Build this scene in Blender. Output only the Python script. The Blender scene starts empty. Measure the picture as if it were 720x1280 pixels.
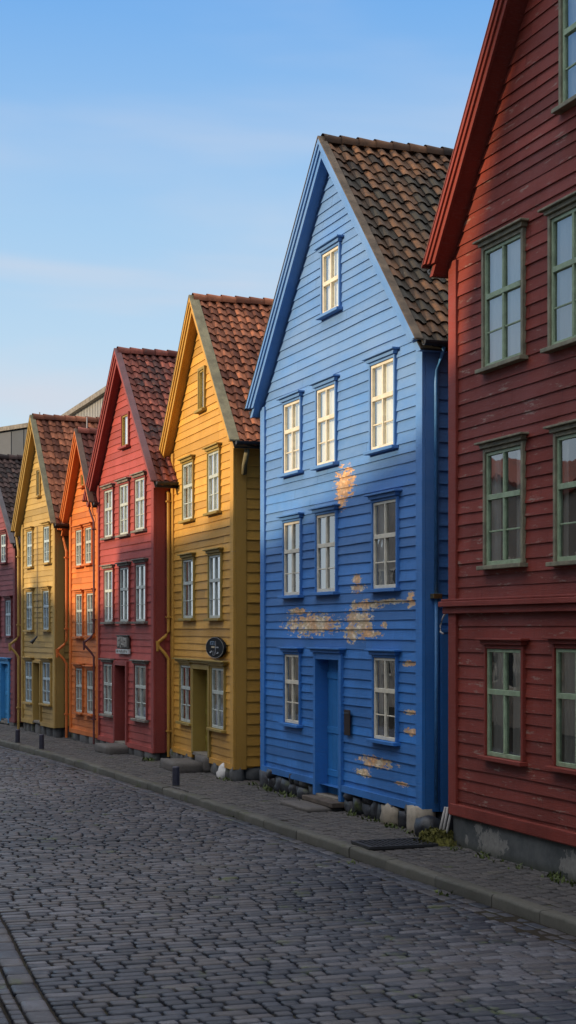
import bpy, math, random
from mathutils import Vector, Matrix, noise, Euler
R = math.radians
random.seed(7)
scene = bpy.context.scene
COL = scene.collection
ZV = Vector((0, 0, 1))

# ---------------------------------------------------------------- helpers
class MB:
    """collects faces and links them as one mesh object"""
    def __init__(self):
        self.v = []; self.f = []; self.t = []; self.m = []; self.tone = 0.5; self.mat = 0
    def face(self, pts, tone=None, mat=None):
        i = len(self.v)
        self.v += [tuple(p) for p in pts]
        self.f.append(tuple(range(i, i + len(pts))))
        self.t.append(self.tone if tone is None else tone)
        self.m.append(self.mat if mat is None else mat)
    def grid(self, rows, tone=None, mat=None, closed=False):
        i = len(self.v); n = len(rows[0])
        for r in rows: self.v += [tuple(p) for p in r]
        for a in range(len(rows) - 1):
            for b in range(n if closed else n - 1):
                c = (b + 1) % n
                self.f.append((i + a*n + b, i + a*n + c, i + (a+1)*n + c, i + (a+1)*n + b))
                self.t.append(self.tone if tone is None else tone)
                self.m.append(self.mat if mat is None else mat)
    def box(self, x0, x1, y0, y1, z0, z1, tone=None, mat=None):
        self.prism([(y0, z0), (y1, z0), (y1, z1), (y0, z1)], x0, x1, tone, mat)
    def prism(self, poly, x0, x1, tone=None, mat=None):
        """polygon in (y, z) pulled along x"""
        a = [(x0, y, z) for y, z in poly]; b = [(x1, y, z) for y, z in poly]
        i = len(self.v); n = len(poly); self.v += a + b
        t = self.tone if tone is None else tone; m = self.mat if mat is None else mat
        fs = [tuple(range(i, i+n)), tuple(range(i+2*n-1, i+n-1, -1))]
        for k in range(n):
            l = (k+1) % n
            fs.append((i+k, i+n+k, i+n+l, i+l))
        self.f += fs; self.t += [t]*len(fs); self.m += [m]*len(fs)
    def tube(self, pts, r, n=8, tone=None, mat=None):
        rows = []
        pts = [Vector(p) for p in pts]
        for k, p in enumerate(pts):
            d = (pts[min(k+1, len(pts)-1)] - pts[max(k-1, 0)]).normalized()
            s = d.cross(ZV if abs(d.z) < .9 else Vector((1, 0, 0))).normalized(); u = s.cross(d)
            rr = r[k] if isinstance(r, (list, tuple)) else r
            rows.append([p + s*rr*math.cos(2*math.pi*q/n) + u*rr*math.sin(2*math.pi*q/n) for q in range(n)])
        self.grid(rows, tone, mat, closed=True)
        self.face(rows[0][::-1], tone, mat); self.face(rows[-1], tone, mat)
    def rock(self, c, sx, sy, sz, seed, rough=.35, tone=None, mat=None, nu=10, nv=7, flat=0.0):
        off = Vector((seed*3.17, seed*1.71, seed*.93)); rows = []
        for a in range(nv+1):
            th = math.pi*a/nv; row = []
            for b in range(nu):
                ph = 2*math.pi*b/nu
                d = Vector((math.sin(th)*math.cos(ph), math.sin(th)*math.sin(ph), math.cos(th)))
                k = 1 + rough*noise.noise(d*1.3 + off) + rough*.45*noise.noise(d*3.1 + off)
                q = d*k
                if flat:  # squarer stone
                    m = max(abs(q.x), abs(q.y), abs(q.z)); q = q.lerp(q*(.82/m), flat)
                row.append((c[0]+q.x*sx, c[1]+q.y*sy, c[2]+q.z*sz))
            rows.append(row)
        self.grid(rows, tone, mat, closed=True)
    def build(self, name, mat, parent=None, smooth=False, bevel=0, keep=False):
        me = bpy.data.meshes.new(name)
        me.from_pydata(self.v, [], self.f)
        at = me.attributes.new('tone', 'FLOAT', 'FACE')
        at.data.foreach_set('value', self.t)
        mats = mat if isinstance(mat, (list, tuple)) else [mat]
        for q in mats: me.materials.append(q)
        me.polygons.foreach_set('material_index', self.m)
        import bmesh
        bm = bmesh.new(); bm.from_mesh(me)
        if bevel or smooth: bmesh.ops.remove_doubles(bm, verts=bm.verts, dist=1e-5)
        if not keep: bmesh.ops.recalc_face_normals(bm, faces=bm.faces)
        bm.to_mesh(me); bm.free()
        if smooth: me.polygons.foreach_set('use_smooth', [True]*len(me.polygons))
        me.update()
        o = bpy.data.objects.new(name, me); COL.objects.link(o)
        if parent: o.parent = parent
        if bevel:
            b = o.modifiers.new('Bevel', 'BEVEL'); b.width = bevel; b.segments = 2; b.limit_method = 'ANGLE'
        return o

def tag(o, label=None, cat=None, group=None, kind=None):
    if label: o['label'] = label
    if cat: o['category'] = cat
    if group: o['group'] = group
    if kind: o['kind'] = kind
    return o

def empty(name, loc, rz=0, **k):
    o = bpy.data.objects.new(name, None); COL.objects.link(o)
    o.location = loc; o.rotation_euler = (0, 0, rz); o.empty_display_size = .3
    return tag(o, **k)

# ---------------------------------------------------------------- materials
class NT:
    def __init__(self, name):
        self.mat = bpy.data.materials.new(name); self.mat.use_nodes = True
        self.t = self.mat.node_tree; self.b = self.t.nodes['Principled BSDF']; self.out = self.t.nodes['Material Output']
        self.obj = self.n('ShaderNodeTexCoord').outputs['Object']
    def n(self, ty, **k):
        o = self.t.nodes.new(ty)
        for a, v in k.items(): setattr(o, a, v)
        return o
    def link(self, a, b): self.t.links.new(a, b)
    def put(self, sock, v):
        if hasattr(v, 'is_output') or isinstance(v, bpy.types.NodeSocket): self.link(v, sock)
        else:
            if isinstance(v, (tuple, list)) and len(v) == 3 and sock.type == 'RGBA': v = (*v, 1)
            sock.default_value = v
    def math(self, op, a, b=0.0, c=None, clamp=False):
        o = self.n('ShaderNodeMath', operation=op, use_clamp=clamp)
        self.put(o.inputs[0], a); self.put(o.inputs[1], b)
        if c is not None: self.put(o.inputs[2], c)
        return o.outputs[0]
    def mix(self, f, a, b, mode='MIX'):
        o = self.n('ShaderNodeMix', data_type='RGBA', blend_type=mode)
        self.put(o.inputs[0], f); self.put(o.inputs[6], a); self.put(o.inputs[7], b)
        return o.outputs[2]
    def map(self, scale=(1, 1, 1), loc=(0, 0, 0), vec=None):
        o = self.n('ShaderNodeMapping'); self.put(o.inputs[0], vec or self.obj)
        o.inputs['Scale'].default_value = scale; o.inputs['Location'].default_value = loc
        return o.outputs[0]
    def noise(self, scale, detail=4, rough=.55, vec=None, dist=0):
        o = self.n('ShaderNodeTexNoise'); self.put(o.inputs['Vector'], vec or self.obj)
        o.inputs['Scale'].default_value = scale; o.inputs['Detail'].default_value = detail
        o.inputs['Roughness'].default_value = rough; o.inputs['Distortion'].default_value = dist
        return o.outputs[0]
    def ramp(self, v, a, b, lo=0.0, hi=1.0):
        o = self.n('ShaderNodeMapRange', interpolation_type='SMOOTHSTEP')
        self.put(o.inputs[0], v); self.put(o.inputs[1], a); self.put(o.inputs[2], b); self.put(o.inputs[3], lo); self.put(o.inputs[4], hi)
        return o.outputs[0]
    def attr(self, name='tone'):
        return self.n('ShaderNodeAttribute', attribute_name=name).outputs['Fac']
    def sep(self, vec=None):
        o = self.n('ShaderNodeSeparateXYZ'); self.put(o.inputs[0], vec or self.obj); return o.outputs
    def rnd(self):
        return self.n('ShaderNodeObjectInfo').outputs['Random']
    def bump(self, h, strength=.3, dist=.01, nrm=None):
        o = self.n('ShaderNodeBump'); o.inputs['Strength'].default_value = strength; o.inputs['Distance'].default_value = dist
        self.put(o.inputs['Height'], h)
        if nrm: self.put(o.inputs['Normal'], nrm)
        return o.outputs[0]
    def fin(self, col, rough=.6, nrm=None, spec=.4):
        self.put(self.b.inputs['Base Color'], col); self.put(self.b.inputs['Roughness'], rough)
        self.put(self.b.inputs['Specular IOR Level'], spec)
        if nrm: self.put(self.b.inputs['Normal'], nrm)
        return self.mat

def scl(c, k): return tuple(min(1, x*k) for x in c)
def painted(name, col, weather=.0, peels=(), bare=(.34, .24, .19), rough=.62, vert=False, dirt=.5, spec=.4, sun_tint=None):
    """old oil paint on boards: tone per board, streaks along the board, scuffs down to grey wood, flaked patches"""
    q = NT(name)
    st = (3, 30, 3) if vert else (3, 1.2, 26)
    grain = q.noise(4.0, 6, .65, q.map((2.5, 1.3, 30) if not vert else (20, 20, 1.3)))
    big = q.noise(1.1, 4, .6)
    fine = q.noise(38, 3, .6)
    tone = q.attr()
    c = q.mix(q.ramp(tone, 0, 1), scl(col, .66), scl(col, 1.2))
    c = q.mix(q.ramp(big, .3, .72), c, q.mix(.5, c, scl(col, .62)))
    c = q.mix(q.ramp(grain, .48, .75, 0, .5), c, tuple(x*.55+.06 for x in col))
    c = q.mix(q.ramp(fine, .58, .78, 0, .22), c, tuple(x*.5+.10 for x in col))
    z = q.sep()[2]; y = q.sep()[1]
    # grime low on the wall and under the eaves
    c = q.mix(q.math('MULTIPLY', q.ramp(z, .1, 1.3, dirt, 0), q.ramp(big, .25, .7)), c, scl(col, .42))
    drip = q.noise(2.2, 5, .7, q.map((6, 9, .7)))
    c = q.mix(q.ramp(drip, .52, .76, 0, .45), c, scl(col, .5))
    if sun_tint:   # sunlit paleness painted into the colour, stronger high on the wall
        c = q.mix(q.math('MULTIPLY', q.ramp(z, sun_tint[0], sun_tint[1], 0, 1), q.ramp(q.noise(.9, 5, .7, q.map((1, .6, 1.6))), .2, .75, .35, sun_tint[3])), c, sun_tint[2])
    h = q.math('ADD', q.math('MULTIPLY', grain, .7), q.math('MULTIPLY', fine, .3))
    m = None
    if weather:
        wn = q.noise(1.7, 8, .72, q.map((2, 1.0, 7.5), (3, 1, 2)))
        wn2 = q.noise(9, 5, .7, q.map((2, 1, 4)))
        m = q.math('MULTIPLY', q.ramp(q.math('ADD', wn, q.math('MULTIPLY', wn2, .35)), .86-weather, .95-weather), .75)
    if peels:
        n1 = q.noise(7.0, 5, .7, q.map((1, .7, 3.4)), .6); n2 = q.noise(24, 4, .6, q.map((1, 1, 1.6)))
        vor = q.n('ShaderNodeTexVoronoi', feature='F1'); q.put(vor.inputs['Vector'], q.map((1, 6, 11))); vor.inputs['Scale'].default_value = 1.6
        cell = q.n('ShaderNodeTexVoronoi', feature='F1'); q.put(cell.inputs['Vector'], q.map((1, 1.0, 1.5))); cell.inputs['Scale'].default_value = 15
        q.put(cell.inputs['Vector'], q.map((1, .8, 2.4)))
        cr = q.n('ShaderNodeSeparateColor'); q.link(cell.outputs['Color'], cr.inputs[0])
        jag = q.math('ADD', q.math('MULTIPLY', q.math('SUBTRACT', n1, .5), 3.0), q.math('MULTIPLY', q.math('SUBTRACT', n2, .5), .5))
        jag = q.math('ADD', jag, q.math('MULTIPLY', q.math('SUBTRACT', cr.outputs[0], .5), .75))
        tot = None
        for (py, pz, ry, rz) in peels:
            a = q.math('DIVIDE', q.math('SUBTRACT', y, py), ry); b = q.math('DIVIDE', q.math('SUBTRACT', z, pz), rz)
            d = q.math('SQRT', q.math('ADD', q.math('MULTIPLY', a, a), q.math('MULTIPLY', b, b)))
            v = q.math('SUBTRACT', 1.12, d)
            tot = v if tot is None else q.math('MAXIMUM', tot, v)
        pm = q.ramp(q.math('ADD', tot, jag), .02, .10)
        pm = q.math('MULTIPLY', pm, q.ramp(tot, -.55, -.35))
        gr = q.noise(5, 5, .7, q.map((2, 1.5, 40)))
        rust = q.math('ADD', q.ramp(q.noise(2.6, 3), .4, .62), q.ramp(z, 4.1, 4.4, 0, .75), clamp=True)
        wood = q.mix(gr, (.42, .27, .12), (.86, .68, .42))
        wood = q.mix(q.ramp(cr.outputs[1], .35, .6, 0, .7), wood, (.88, .76, .56))
        wood = q.mix(q.math('MULTIPLY', rust, .6), wood, (.72, .29, .07))
        wood = q.mix(q.ramp(vor.outputs['Distance'], .3, .5, 0, .35), wood, (.12, .08, .05))
        edge = q.math('MULTIPLY', q.ramp(q.math('ADD', tot, jag), -.16, -.02), q.ramp(tot, -.6, -.3))
        c = q.mix(q.math('MULTIPLY', edge, .25), c, tuple(x*.6+.2 for x in col))
        c = q.mix(pm, c, wood)
        h = q.math('SUBTRACT', h, q.math('MULTIPLY', pm, .9))
    if m is not None:
        c = q.mix(m, c, q.mix(grain, scl(bare, .6), bare))
    nrm = q.bump(h, .55, .012)
    return q.fin(c, q.ramp(big, .2, .8, rough-.06, rough+.14), nrm, spec)

def glass_mat():
    q = NT('old_window_glass')
    wob = q.noise(3.2, 2, .5); nrm = q.bump(wob, .05, .02)
    g = q.n('ShaderNodeBsdfGlossy'); g.inputs['Roughness'].default_value = .015; g.inputs['Color'].default_value = (.95, .97, 1, 1); q.link(nrm, g.inputs['Normal'])
    t = q.n('ShaderNodeBsdfTransparent'); t.inputs['Color'].default_value = (.9, .93, .92, 1)
    f = q.n('ShaderNodeFresnel'); f.inputs['IOR'].default_value = 1.5; q.link(nrm, f.inputs['Normal'])
    k = q.math('MULTIPLY', f.outputs[0], 2.6, clamp=True)
    mx = q.n('ShaderNodeMixShader'); q.link(k, mx.inputs[0]); q.link(t.outputs[0], mx.inputs[1]); q.link(g.outputs[0], mx.inputs[2])
    q.link(mx.outputs[0], q.out.inputs['Surface'])
    return q.mat

def curtain_mat():
    q = NT('sheer_curtain')
    f = q.noise(3, 3, .5, q.map((1, 14, .6)))
    c = q.mix(f, (.82, .82, .81), (.95, .95, .93))
    d = q.n('ShaderNodeBsdfDiffuse'); q.link(c, d.inputs['Color'])
    tl = q.n('ShaderNodeBsdfTranslucent'); q.link(c, tl.inputs['Color'])
    mx = q.n('ShaderNodeMixShader'); mx.inputs[0].default_value = .12
    q.link(d.outputs[0], mx.inputs[1]); q.link(tl.outputs[0], mx.inputs[2]); q.link(mx.outputs[0], q.out.inputs['Surface'])
    return q.mat

def flat(name, col, rough=.6, var=.3, scale=6, bump=.2, spec=.4, metal=0):
    q = NT(name); n = q.noise(scale, 6, .65); f = q.noise(scale*7, 3, .6)
    c = q.mix(q.ramp(n, .3, .7), scl(col, 1-var), scl(col, 1+var))
    c = q.mix(q.ramp(f, .55, .8, 0, .25), c, scl(col, .5))
    q.b.inputs['Metallic'].default_value = metal
    return q.fin(c, rough, q.bump(q.math('ADD', n, q.math('MULTIPLY', f, .5)), bump, .02), spec)

def tile_mat(name, base, hot, moss, mossiness, zr=None):
    """clay pantiles: tone per tile, moss and soot in big patches"""
    q = NT(name); tone = q.attr()
    n = q.noise(1.2, 5, .65); f = q.noise(18, 4, .65); g = q.noise(5, 5, .7)
    c = q.mix(q.ramp(tone, .05, .95), scl(base, .38), hot)
    c = q.mix(q.ramp(g, .35, .7, 0, .65), c, scl(base, .55))
    z = q.sep()[2]
    if zr: n = q.math('ADD', n, q.ramp(z, zr[0], zr[1], .16, -.22))
    c = q.mix(q.math('MULTIPLY', q.ramp(q.math('ADD', n, q.math('MULTIPLY', q.math('SUBTRACT', f, .5), .5)), .62-mossiness, .78-mossiness), q.ramp(tone, 0, .8, .95, .35)), c, moss)
    c = q.mix(q.ramp(f, .6, .75, 0, .3), c, (.28, .27, .22))
    return q.fin(c, .85, q.bump(q.math('ADD', f, g), .4, .012), .2)

def stone_mat(name, cols, rough=.75, bump=.35, moss=0.0, spec=.3, scale=1.0):
    """setts and boulders: three colours mixed by the tone each stone carries"""
    q = NT(name); tone = q.attr(); f = q.noise(30*scale, 5, .7); n = q.noise(5*scale, 4, .6); L = q.noise(.5, 3)
    r = q.n('ShaderNodeValToRGB'); q.link(tone, r.inputs[0])
    e = r.color_ramp.elements
    e[0].color = (*cols[0], 1); e[1].color = (*cols[-1], 1)
    for k in range(1, len(cols)-1):
        x = e.new(k/(len(cols)-1)); x.color = (*cols[k], 1)
    c = r.outputs[0]
    c = q.mix(q.ramp(f, .45, .75, 0, .45), c, scl(cols[0], .55))
    c = q.mix(q.ramp(n, .5, .75, 0, .3), c, tuple(x*1.4+.01 for x in cols[-1]))
    c = q.mix(q.ramp(L, .35, .7, 0, .35), c, q.mix(.5, c, scl(cols[0], .6)))
    if moss: c = q.mix(q.ramp(q.noise(2.3, 5, .7), .64-moss, .8-moss), c, (.045, .06, .012))
    rg = q.ramp(n, .3, .7, rough-.14, rough+.12)
    return q.fin(c, rg, q.bump(q.math('ADD', f, n), bump, .012), spec)

M = dict(
    glass=glass_mat(), curtain=curtain_mat(),
    dark_room=flat('dark_room', (.020, .018, .017), .9),
    cream=flat('cream_sash_paint', (.62, .56, .44), .5, .12, 9, .15),
    white_grey=flat('grey_white_sash_paint', (.40, .43, .39), .55, .15, 9, .15),
    pale_blue=flat('pale_blue_sash_paint', (.36, .44, .47), .55, .15, 9, .15),
    sage=flat('sage_green_sash_paint', (.25, .32, .20), .55, .2, 9, .2),
    sage_dark=flat('weathered_green_casing', (.19, .17, .11), .65, .3, 7, .3),
    grey_wood=flat('weathered_grey_wood', (.17, .15, .125), .8, .35, 5, .4),
    mossy_wood=flat('weathered_mossy_board', (.085, .062, .042), .85, .4, 5, .5),
    olive_wood=flat('olive_grey_board', (.155, .135, .075), .75, .3, 4, .4),
    maroon_board=flat('maroon_verge_board', (.10, .032, .035), .55, .25, 4, .3),
    brown_board=flat('brown_verge_board', (.10, .055, .035), .65, .3, 4, .3),
    slate_board=flat('dark_verge_board', (.06, .05, .055), .6, .3, 4, .3),
    red_board=flat('red_verge_board', (.16, .035, .028), .6, .3, 4, .3),
    gutter=flat('dark_gutter_metal', (.025, .025, .028), .45, .3, 8, .15),
    zinc=flat('blue_painted_pipe', (.05, .17, .38), .35, .2, 8, .1),
    brass=flat('worn_brass', (.35, .24, .10), .35, .3, 20, .1, metal=.9),
    black_iron=flat('black_iron', (.02, .02, .022), .5, .3, 20, .2),
    white_pipe=flat('white_plastic_pipe', (.36, .34, .32), .45, .15, 9, .1),
    plinth=None,
)
# wall colours -------------------------------------------------------------
BLUE_PEELS = [(2.69, 4.64, .30, .21), (2.80, 4.42, .16, .10),
              (2.22, 3.30, .16, .06), (2.20, 3.16, .24, .05),
              (2.30, 2.92, .12, .06), (1.85, 2.93, .46, .055), (1.12, 2.96, .50, .03), (.36, 2.98, .09, .11),
              (4.66, 2.86, .36, .045), (4.02, 2.66, .98, .135), (2.36, 2.74, .24, .13), (1.98, 2.68, .27, .17),
              (2.42, 2.55, .24, .12), (1.72, 2.53, .34, .045), (1.24, 2.65, .09, .04),
              (.42, 2.15, .17, .035), (.38, 1.53, .20, .03), (.34, 1.28, .20, .045),
              (1.52, .80, .52, .06), (1.80, .76, .14, .05), (1.98, .62, .26, .05), (.66, .58, .18, .025)]
M['blue'] = painted('blue_wall_paint', (.015, .165, .51), .0, BLUE_PEELS, rough=.68, spec=.6, sun_tint=(1.2, 6.6, (.14, .255, .46), .85))
M['blue_trim'] = painted('blue_trim_paint', (.015, .168, .52), rough=.68, spec=.6, sun_tint=(1.2, 6.6, (.14, .26, .48), .8))
M['red_near'] = painted('dark_red_wall_paint', (.215, .034, .021), .105, dirt=.35, spec=.25)
M['red_near_trim'] = painted('dark_red_trim_paint', (.23, .036, .023), .02, spec=.25)
M['yellow'] = painted('ochre_yellow_wall_paint', (.62, .315, .045), .02)
M['yellow_trim'] = painted('ochre_yellow_trim_paint', (.55, .29, .045), .02)
M['mustard'] = painted('mustard_casing_paint', (.34, .23, .045), .04)
M['red'] = painted('barn_red_wall_paint', (.37, .056, .042), .02)
M['red_trim'] = painted('barn_red_trim_paint', (.27, .042, .034), .0)
M['orange'] = painted('orange_wall_paint', (.64, .17, .024), .0)
M['orange_trim'] = painted('orange_trim_paint', (.60, .155, .025), .0)
M['khaki'] = painted('khaki_wall_paint', (.44, .285, .080), .02)
M['khaki_trim'] = painted('khaki_trim_paint', (.41, .26, .065), .0)
M['wine'] = painted('wine_red_wall_paint', (.21, .042, .045), .02)
M['wine_trim'] = painted('wine_red_trim_paint', (.15, .028, .030), .0)
M['maroon_door'] = painted('maroon_door_paint', (.11, .020, .018), .0, vert=True)
M['blue_door'] = painted('blue_door_paint', (.024, .21, .58), .0, vert=True, dirt=.3)
M['sky_door'] = painted('bright_blue_door_paint', (.05, .30, .62), .0, vert=True, dirt=.2)
M['olive_door'] = painted('olive_door_paint', (.30, .24, .03), .0, vert=True)
M['brown_door'] = painted('brown_door_paint', (.13, .085, .03), .0, vert=True)
M['tile_mossy'] = tile_mat('mossy_pantiles', (.066, .050, .040), (.21, .098, .046), (.042, .038, .030), .28, (7.8, 9.9))
M['tile_red'] = tile_mat('red_pantiles', (.24, .085, .05), (.38, .135, .065), (.07, .045, .038), .05)
M['tile_dark'] = tile_mat('dark_red_pantiles', (.19, .06, .045), (.30, .09, .06), (.05, .035, .034), .12)
M['tile_black'] = tile_mat('dark_pantiles', (.06, .04, .036), (.10, .06, .05), (.03, .028, .028), .1)
M['sett'] = stone_mat('granite_setts', [(.008, .011, .020), (.024, .028, .041), (.046, .040, .041), (.074, .073, .086)], .58, .5, .06, .4)
M['paver'] = stone_mat('pavement_setts', [(.048, .045, .046), (.070, .064, .062), (.090, .080, .074)], .8, .4, .06, .3)
M['kerb'] = stone_mat('granite_kerb', [(.066, .064, .054), (.09, .086, .072)], .8, .35, .08, .3, .7)
M['rubble'] = stone_mat('dark_boulders', [(.006, .007, .010), (.014, .016, .023), (.034, .035, .042)], .5, .9, .05, .5, .5)
M['greyrock'] = stone_mat('grey_foundation_stone', [(.05, .055, .06), (.10, .10, .10), (.17, .165, .155)], .8, .5, .06, .3, .5)
M['palerock'] = stone_mat('pale_foundation_stone', [(.24, .20, .15), (.34, .295, .235)], .8, .5, .0, .3, .5)
M['whiterock'] = stone_mat('whitewashed_boulder', [(.5, .48, .46), (.6, .58, .56)], .8, .5, .0, .3, .5)
M['step'] = stone_mat('worn_step_stone', [(.07, .062, .056), (.12, .108, .098)], .8, .45, .03, .3, .6)

def plinth_mat():
    q = NT('dark_concrete_plinth'); n = q.noise(2.2, 7, .7); f = q.noise(20, 4, .6)
    c = q.mix(q.ramp(n, .3, .7), (.048, .054, .056), (.105, .11, .11))
    s = q.sep(); tot = None
    for (py, pz, ry, rz) in [(5.55, .16, .42, .18), (5.9, .30, .12, .06), (3.65, .14, .34, .2), (6.2, .12, .06, .08)]:
        a = q.math('DIVIDE', q.math('SUBTRACT', s[1], py), ry); b = q.math('DIVIDE', q.math('SUBTRACT', s[2], pz), rz)
        v = q.math('SUBTRACT', 1.0, q.math('SQRT', q.math('ADD', q.math('MULTIPLY', a, a), q.math('MULTIPLY', b, b))))
        tot = v if tot is None else q.math('MAXIMUM', tot, v)
    jag = q.math('MULTIPLY', q.math('SUBTRACT', q.noise(9, 6, .75), .5), 3.0)
    pm = q.math('MULTIPLY', q.ramp(q.math('ADD', tot, jag), .15, .25), q.ramp(tot, -.3, -.1))
    c = q.mix(pm, c, q.mix(f, (.10, .098, .09), (.30, .29, .27)))
    c = q.mix(q.ramp(s[2], .0, .14, .75, 0), c, (.03, .034, .02))
    return q.fin(c, .85, q.bump(q.math('ADD', q.math('SUBTRACT', n, q.math('MULTIPLY', pm, .6)), q.math('MULTIPLY', f, .3)), .4, .02), .3)
M['plinth'] = plinth_mat()
def soil(name, a, b, moss):
    q = NT(name); n = q.noise(1.6, 6, .7); f = q.noise(24, 4, .7)
    c = q.mix(f, a, b); c = q.mix(q.ramp(n, .5, .72, 0, moss), c, (.030, .036, .010))
    return q.fin(c, .95, q.bump(f, .5, .02), .15)
M['joint'] = soil('joint_earth', (.010, .009, .008), (.032, .024, .015), .5)
M['soil'] = soil('ground_earth', (.03, .026, .02), (.06, .05, .04), .5)
M['leaf'] = flat('weed_leaf', (.055, .075, .014), .7, .5, 30, .1)
M['moss'] = flat('yellow_green_moss', (.09, .085, .015), .95, .5, 25, .8)
M['cladding'] = flat('pale_metal_cladding', (.30, .295, .28), .6, .1, 1.5, .05)
M['grey_clad'] = flat('grey_metal_cladding', (.030, .040, .056), .6, .12, 1.0, .05)
M['grey_clad_light'] = flat('light_grey_cladding', (.062, .070, .085), .6, .12, 1.0, .05)
M['render_wall'] = flat('opposite_house_render', (.33, .29, .24), .8, .2, 2, .2)
M['opp_wood'] = painted('opposite_house_paint', (.30, .26, .20), .0)

# ---------------------------------------------------------------- house builder
def jit(k, y):
    return noise.noise(Vector((k*7.31, y*.9, k*1.7)))

def front_boards(mb, y0, y1, zb, ztop, outline, holes, pitch, rng):
    """lapped weatherboards on the plane x = 0, looking to -x; outline(z) gives the gable edges; holes are (ya, yb, za, zb)"""
    z = zb; k = 0
    while z < ztop - .02:
        h = pitch*rng.uniform(.86, 1.14); za, zc = z, min(z+h, ztop)
        tone = min(1, max(0, rng.gauss(.5, .17)))
        yj = rng.uniform(y0+.4, y1-.4); tone2 = min(1, max(0, tone+rng.gauss(0, .2)))
        lip = .018*rng.uniform(.8, 1.25)
        cuts = sorted({za, zc+.018} | {c for hh in holes for c in hh[2:4] if za < c < zc+.018})
        for a, b in zip(cuts[:-1], cuts[1:]):
            mid = (a+b)/2
            la, lb = outline(a), outline(min(b, ztop)); lm = outline(min(mid, ztop))
            if la[1]-la[0] < .02: continue
            iv = [(None, None)]
            blocks = sorted((hh[0], hh[1]) for hh in holes if hh[2] < mid < hh[3])
            if la[0]+.1 < yj < la[1]-.1 and lb[0]+.1 < yj < lb[1]-.1 and not any(p-.05 < yj < r+.05 for p, r in blocks):
                blocks = sorted(blocks+[(yj-.002, yj+.002)])
            segs = []; cur = None
            for (p, r) in blocks: segs.append((cur, p)); cur = r
            segs.append((cur, None))
            for (p, r) in segs:
                a0 = la[0] if p is None else p; a1 = la[1] if r is None else r
                b0 = lb[0] if p is None else p; b1 = lb[1] if r is None else r
                if a1 - a0 < .01: continue
                if b1 < b0: b0 = b1 = (b0+b1)/2
                n = max(1, int((a1-a0)/.45))
                lo, hi, und = [], [], []
                for i in range(n+1):
                    f = i/n; ya = a0+(a1-a0)*f; yb = b0+(b1-b0)*f
                    ta = (a-za)/(zc+.018-za); tb = (b-za)/(zc+.018-za)
                    w = .010*jit(k, ya); xo = .006*jit(k+31, ya)
                    lo.append((-(.004+lip*(1-ta))+xo*(1-ta), ya, a + (w if a == za else 0)))
                    hi.append((-(.004+lip*(1-tb))+xo*(1-tb), yb, b))
                    und.append((.004, ya, a + (w if a == za else 0)))
                tn = tone if (a0+a1)/2 < yj else tone2
                mb.grid([lo, hi], tn)
                if a == za: mb.grid([und, lo], tn)
        z += h; k += 1

def side_boards(mb, x0, x1, zb, zt, pitch, rng, y=0.0, sgn=-1):
    z = zb
    while z < zt - .02:
        h = pitch*rng.uniform(.92, 1.08); zc = min(z+h, zt); tone = min(1, max(0, rng.gauss(.45, .16)))
        n = 8; lo = []; hi = []; un = []
        for i in range(n+1):
            x = x0+(x1-x0)*i/n; w = .006*jit(z*3, x)
            lo.append((x, y+sgn*.030, z+w)); hi.append((x, y+sgn*.003, zc+.015)); un.append((x, y-sgn*.004, z+w))
        mb.grid([lo, hi], tone); mb.grid([un, lo], tone)
        z += h

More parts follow.
